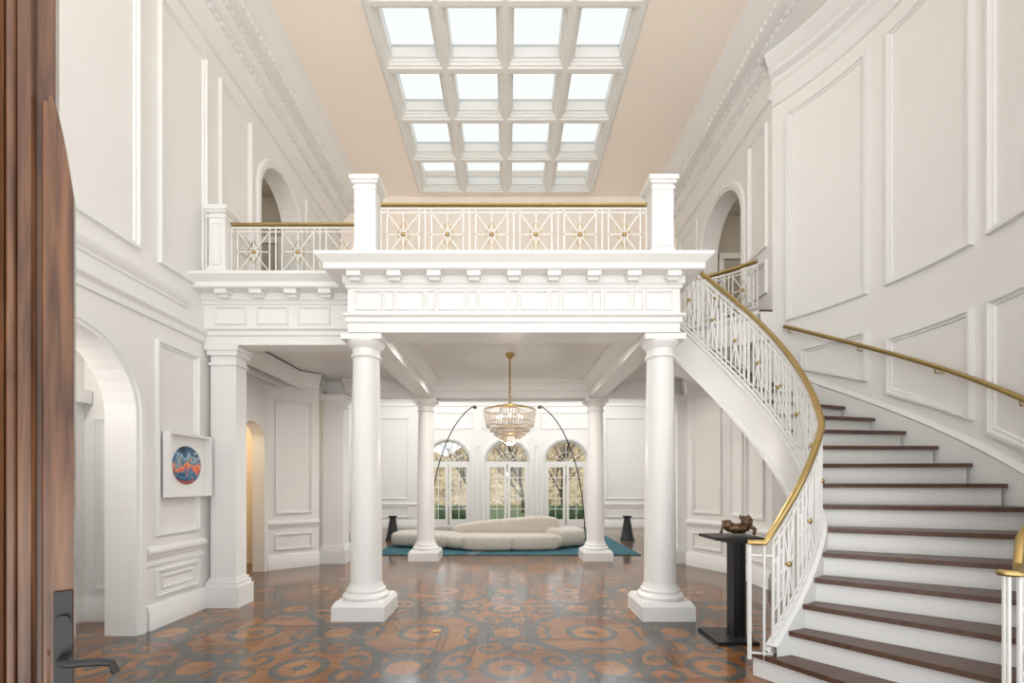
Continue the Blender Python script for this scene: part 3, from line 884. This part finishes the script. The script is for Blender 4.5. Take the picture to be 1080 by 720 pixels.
for x in (-3.15, 3.3):
    b = B('cone_side_table', [M_BLACK]); b.lathe([(.2, 0), (.2, .03), (.17, .08), (.09, .55), (.08, .6), (.12, .64), (.12, .67), (0, .67)], (x, 12.0, 0), 24); b.make()
for sx in (-1, 1):
    b = B('arc_floor_lamp', [M_BLACK, M_LAMP])
    bx = sx*2.15; y = 12.1
    b.lathe([(.2, 0), (.2, .03), (.05, .05), (0.02, .08)], (bx, y, .02), 24)
    pts = []
    for k in range(25):
        a_ = math.pi/2*k/24*.86
        pts.append((bx-sx*1.6*(1-math.cos(a_)), y, .06+3.75*math.sin(a_)))
    b.tube(pts, .016, 8)
    tip = pts[-1]
    b.lathe([(.02, .0), (.05, -.03), (.06, -.08), (.05, -.08), (0, -.04)], (tip[0], tip[1], tip[2]), 20)
    b.make()

# chandelier
ch = B('chandelier', [M_GOLD, M_CRYS, M_LAMP]); cx, cy = XC-.02, 7.0
ch.lathe([(.0, 3.639), (.07, 3.639), (.07, 3.6), (.03, 3.56), (.012, 3.54), (.012, 2.86), (.03, 2.84), (.03, 2.80), (.012, 2.78), (.012, 2.5), (0, 2.5)], (cx, cy, 0), 16)
for k in range(8): ch.ball((cx, cy, 2.95+k*.07), .02, n=5)
def ringt(r, z, rr=.012): ch.tube([(cx+r*math.cos(2*math.pi*k/40), cy+r*math.sin(2*math.pi*k/40), z) for k in range(41)], rr, 6)
def rods(r, z0, L, n, w=.011, rb=None):
    rb = r if rb is None else rb
    for k in range(n):
        a_ = 2*math.pi*k/n; ch.tube([(cx+r*math.cos(a_), cy+r*math.sin(a_), z0), (cx+rb*math.cos(a_), cy+rb*math.sin(a_), z0-L)], [w, w*.9], 4, 1)
        ch.ball((cx+rb*math.cos(a_), cy+rb*math.sin(a_), z0-L-.01), .012, n=3, mi=1)
ringt(.14, 2.80, .01); rods(.14, 2.80, .10, 20, rb=.16)
for r_, z_ in ((.41, 2.73), (.36, 2.54), (.30, 2.42), (.23, 2.34), (.15, 2.28)): ringt(r_, z_, .010)
rods(.42, 2.72, .24, 60, rb=.38); rods(.35, 2.53, .13, 50, rb=.31); rods(.28, 2.42, .10, 44, rb=.24); rods(.20, 2.34, .08, 34, rb=.16); rods(.12, 2.28, .06, 22, rb=.08); rods(.05, 2.24, .05, 10)
for k in range(8):
    a_ = 2*math.pi*k/8; ch.tube([(cx, cy, 2.80), (cx+.25*math.cos(a_), cy+.25*math.sin(a_), 2.78), (cx+.41*math.cos(a_), cy+.41*math.sin(a_), 2.73)], .007, 5)
    ch.ball((cx+.2*math.cos(a_), cy+.2*math.sin(a_), 2.62), .018, (1, 1, 1.5), 5, 2)
ch.make()

dl = ((-.95, 6.0), (1.0, 6.0), (-.95, 8.0), (1.0, 8.0), (-2.8, 6.9), (2.7, 7.2))
for i, (x, y) in enumerate(dl):
    b = B('recessed_downlight', [M_TRIM, M_LAMP])
    b.lathe([(.045, 3.639), (.065, 3.639), (.065, 3.63), (.045, 3.63)], (x, y, 0), 20)
    b.lathe([(0, 3.634), (.045, 3.634)], (x, y, 0), 20, 1)
    b.make()

ar = B('framed_artwork', [M_TRIM, M_WALL, M_ART])
y0, y1, z0, z1 = 4.76, 5.44, 1.40, 2.13
ar.box(XL+.03, XL+.05, y0+.01, y1-.01, z0+.01, z1-.01, 1)
for a_, e_, c_, d_ in ((y0, y1, z0, z0+.03), (y0, y1, z1-.03, z1), (y0, y0+.03, z0+.03, z1-.03), (y1-.03, y1, z0+.03, z1-.03)): ar.box(XL+.042, XL+.12, a_, e_, c_, d_, 0)
ar.lathe([(0, .03), (.13, .028), (.215, .015), (.225, 0)], (XL+.052, (y0+y1)/2, (z0+z1)/2), 40, 2, 'X')
ar.make()

pd = B('pedestal_table', [M_BLACK]); px, py = 2.22, 4.4
pd.box(px-.2, px+.2, py-.22, py+.22, 0, .03)
pd.box(px+.03, px+.09, py-.07, py+.07, .03, 1.0)
pd.box(px+.13, px+.16, py-.05, py+.05, .03, 1.0)
pd.box(px-.2, px+.26, py-.2, py+.2, 1.0, 1.03); pd.box(px-.03, px+.18, py-.12, py+.12, .96, 1.0)
pd.make()
sp_ = B('bronze_sculpture', [M_BRONZE]); z_ = 1.045
sp_.ball((px+.1, py, z_+.055), .1, (1.15, .7, .5), 10, nz=.3, seed=1)
sp_.ball((px+.19, py-.01, z_+.12), .06, (.9, .8, 1.05), 10, nz=.3, seed=4)
sp_.ball((px+.0, py, z_+.09), .055, (1, .8, .9), 10, nz=.3, seed=8)
sp_.tube([(px+.0, py, z_+.1), (px-.05, py-.03, z_+.13), (px-.08, py-.03, z_+.01)], [.025, .02, .015], 8)
sp_.tube([(px+.2, py, z_+.1), (px+.25, py-.05, z_+.05), (px+.22, py-.09, z_+.005)], [.025, .02, .015], 8)
sp_.tube([(px+.15, py+.02, z_+.15), (px+.14, py+.02, z_+.19)], [.02, .008], 6); sp_.tube([(px+.21, py+.02, z_+.15), (px+.23, py+.02, z_+.19)], [.02, .008], 6)
sp_.make(60)

fo = B('floor_outlet', [M_GOLD]); fo.box(-.78, -.70, 4.55, 4.62, 0, .008); fo.make()

# ---------------------------------------------------------------- entry door leaf (open)
dr = empty('door_1')
p0 = Vector((-1.12, 1.13)); p1 = Vector((-1.735, .62)); L = (p1-p0).length; dd = (p1-p0)/L; nn = Vector((dd.y, -dd.x))
if nn.dot(Vector((1, 0))) < 0: nn = -nn
def PDo(u, z, o=0): return (p0.x+dd.x*u+nn.x*o, p0.y+dd.y*u+nn.y*o, z)
b = B('leaf', [M_DOOR])
def slab(u0, u1, z0, z1, o0, o1, mi=0, bb=None):
    vs = [PDo(u, z, o) for z in (z0, z1) for u, o in ((u0, o0), (u1, o0), (u1, o1), (u0, o1))]
    (bb or b).add(vs, [(0,3,2,1),(4,5,6,7),(0,1,5,4),(1,2,6,5),(2,3,7,6),(3,0,4,7)], mi)
slab(.035, L, 0.01, 3.35, -.06, 0)
ns = 10; vs = []
for k in range(ns+1):
    u = .0+.045*k/ns; zt = 2.28+.24*math.sin(math.pi/2*k/ns)
    vs += [PDo(u, 0.01, -.02), PDo(u, 0.01, .02), PDo(u, zt, .02), PDo(u, zt, -.02)]
b.add(vs, [(i*4+j, i*4+(j+1) % 4, (i+1)*4+(j+1) % 4, (i+1)*4+j) for i in range(ns) for j in range(4)]+[(0,1,2,3),(ns*4+3,ns*4+2,ns*4+1,ns*4)])
for u0, r_, o, zt in ((.048, .010, .012, 2.5), (.085, .018, .006, 3.3), (.108, .009, .014, 3.3), (.14, .022, .006, 3.3), (.175, .010, .02, 3.3), (.215, .024, .0, 3.3), (.27, .012, .02, 3.3)):
    b.tube([PDo(u0, .02, o), PDo(u0, zt, o)], r_, 10)
for z0_, z1_ in ((.4, 1.0), (1.15, 3.1)):
    b.frame(PDo, .32, L-.1, z0_, z1_, .06, .03)
b.make(parent=dr)
h = B('lever_handle', [M_BLACK])
slab(.002, .035, 1.02, 1.28, .02, .034, 0, h)
h.tube([PDo(.018, 1.115, .03), PDo(.018, 1.115, .075), PDo(.005, 1.112, .088), PDo(-.05, 1.105, .092), PDo(-.075, 1.095, .092), PDo(-.082, 1.07, .09)], .0095, 8)
h.tube([PDo(.018, 1.21, .03), PDo(.018, 1.21, .05)], .013, 10)
h.make(parent=dr)

# ---------------------------------------------------------------- lights
def light(name, kind, loc, energy, col=(1, 1, 1), size=.1, spot=None):
    l = bpy.data.lights.new(name, kind); l.energy = energy; l.color = col
    l.shadow_soft_size = size
    if spot: l.spot_size = math.radians(spot); l.spot_blend = .6
    o = bpy.data.objects.new(name, l); o.location = loc; sc.collection.objects.link(o)
    return o
for i, (x, y) in enumerate(dl):
    light('downlight_beam', 'SPOT', (x, y, 3.6), 75 if i < 4 else 45, (1, .95, .89), .05, spot=150)
light('chandelier_glow', 'POINT', (XC, 7.0, 2.1), 36, (1, .92, .84), .12)
light('side_room_lamp', 'POINT', (-5.3, 7.3, 2.6), 36, (1, .80, .55), .15)
light('alcove_fill', 'POINT', (-4.45, 3.7, 2.95), 22, (1, .96, .9), .08)  # added light without a fixture, brightens the alcove interior
light('hall_fill_left', 'POINT', (-4.8, 7.3, 6.6), 12, (1, .92, .8), .15)  # fill added to lift the hall behind the left arch, no real lamp
light('hall_fill_right', 'POINT', (5.0, 7.9, 6.6), 12, (1, .92, .8), .15)  # matching added fill behind the right arch
light('living_door_lamp', 'POINT', (-5.7, 13.0, 2.3), 20, (1, .75, .45), .15)
light('living_door_lamp_right', 'POINT', (5.7, 13.6, 2.3), 12, (1, .85, .65), .15)
for x in (-2.6, 2.6):
    light('living_fill', 'POINT', (x, 11.6, 4.55), 150, (1, .98, .95), .15)  # unseen fill pair added to brighten the living-room walls

wd_ = bpy.data.worlds.new('World'); sc.world = wd_; wd_.use_nodes = True
nt = wd_.node_tree; bg = nt.nodes['Background']
tc = nt.nodes.new('ShaderNodeTexCoord'); sp2 = nt.nodes.new('ShaderNodeSeparateXYZ')
nt.links.new(tc.outputs['Generated'], sp2.inputs[0])
zz_ = NX(nt, sp2.outputs[2])*0.5+0.5
# bright lower half added to light the hall ceiling, soft overcast sky above
rp = nt.nodes.new('ShaderNodeValToRGB'); el = rp.color_ramp.elements
el[0].position = 0.0; el[0].color = (1.0, .97, .93, 1); el[1].position = 1.0; el[1].color = (.50, .525, .535, 1)
a_ = el.new(.47); a_.color = (1.0, .97, .93, 1); a_ = el.new(.53); a_.color = (.48, .495, .50, 1)
nt.links.new(zz_.s, rp.inputs[0]); nt.links.new(rp.outputs[0], bg.inputs[0])
bg.inputs[1].default_value = 3.3

# ---------------------------------------------------------------- camera
cam = bpy.data.cameras.new('camera'); co = bpy.data.objects.new('camera', cam); sc.collection.objects.link(co)
co.location = (0, 0, 1.55); co.rotation_euler = (math.radians(90), 0, 0)
cam.sensor_width = 36; cam.lens = 36*460/1080; cam.shift_x = 5/1080; cam.shift_y = 150/1080; cam.clip_start = .05
sc.camera = co
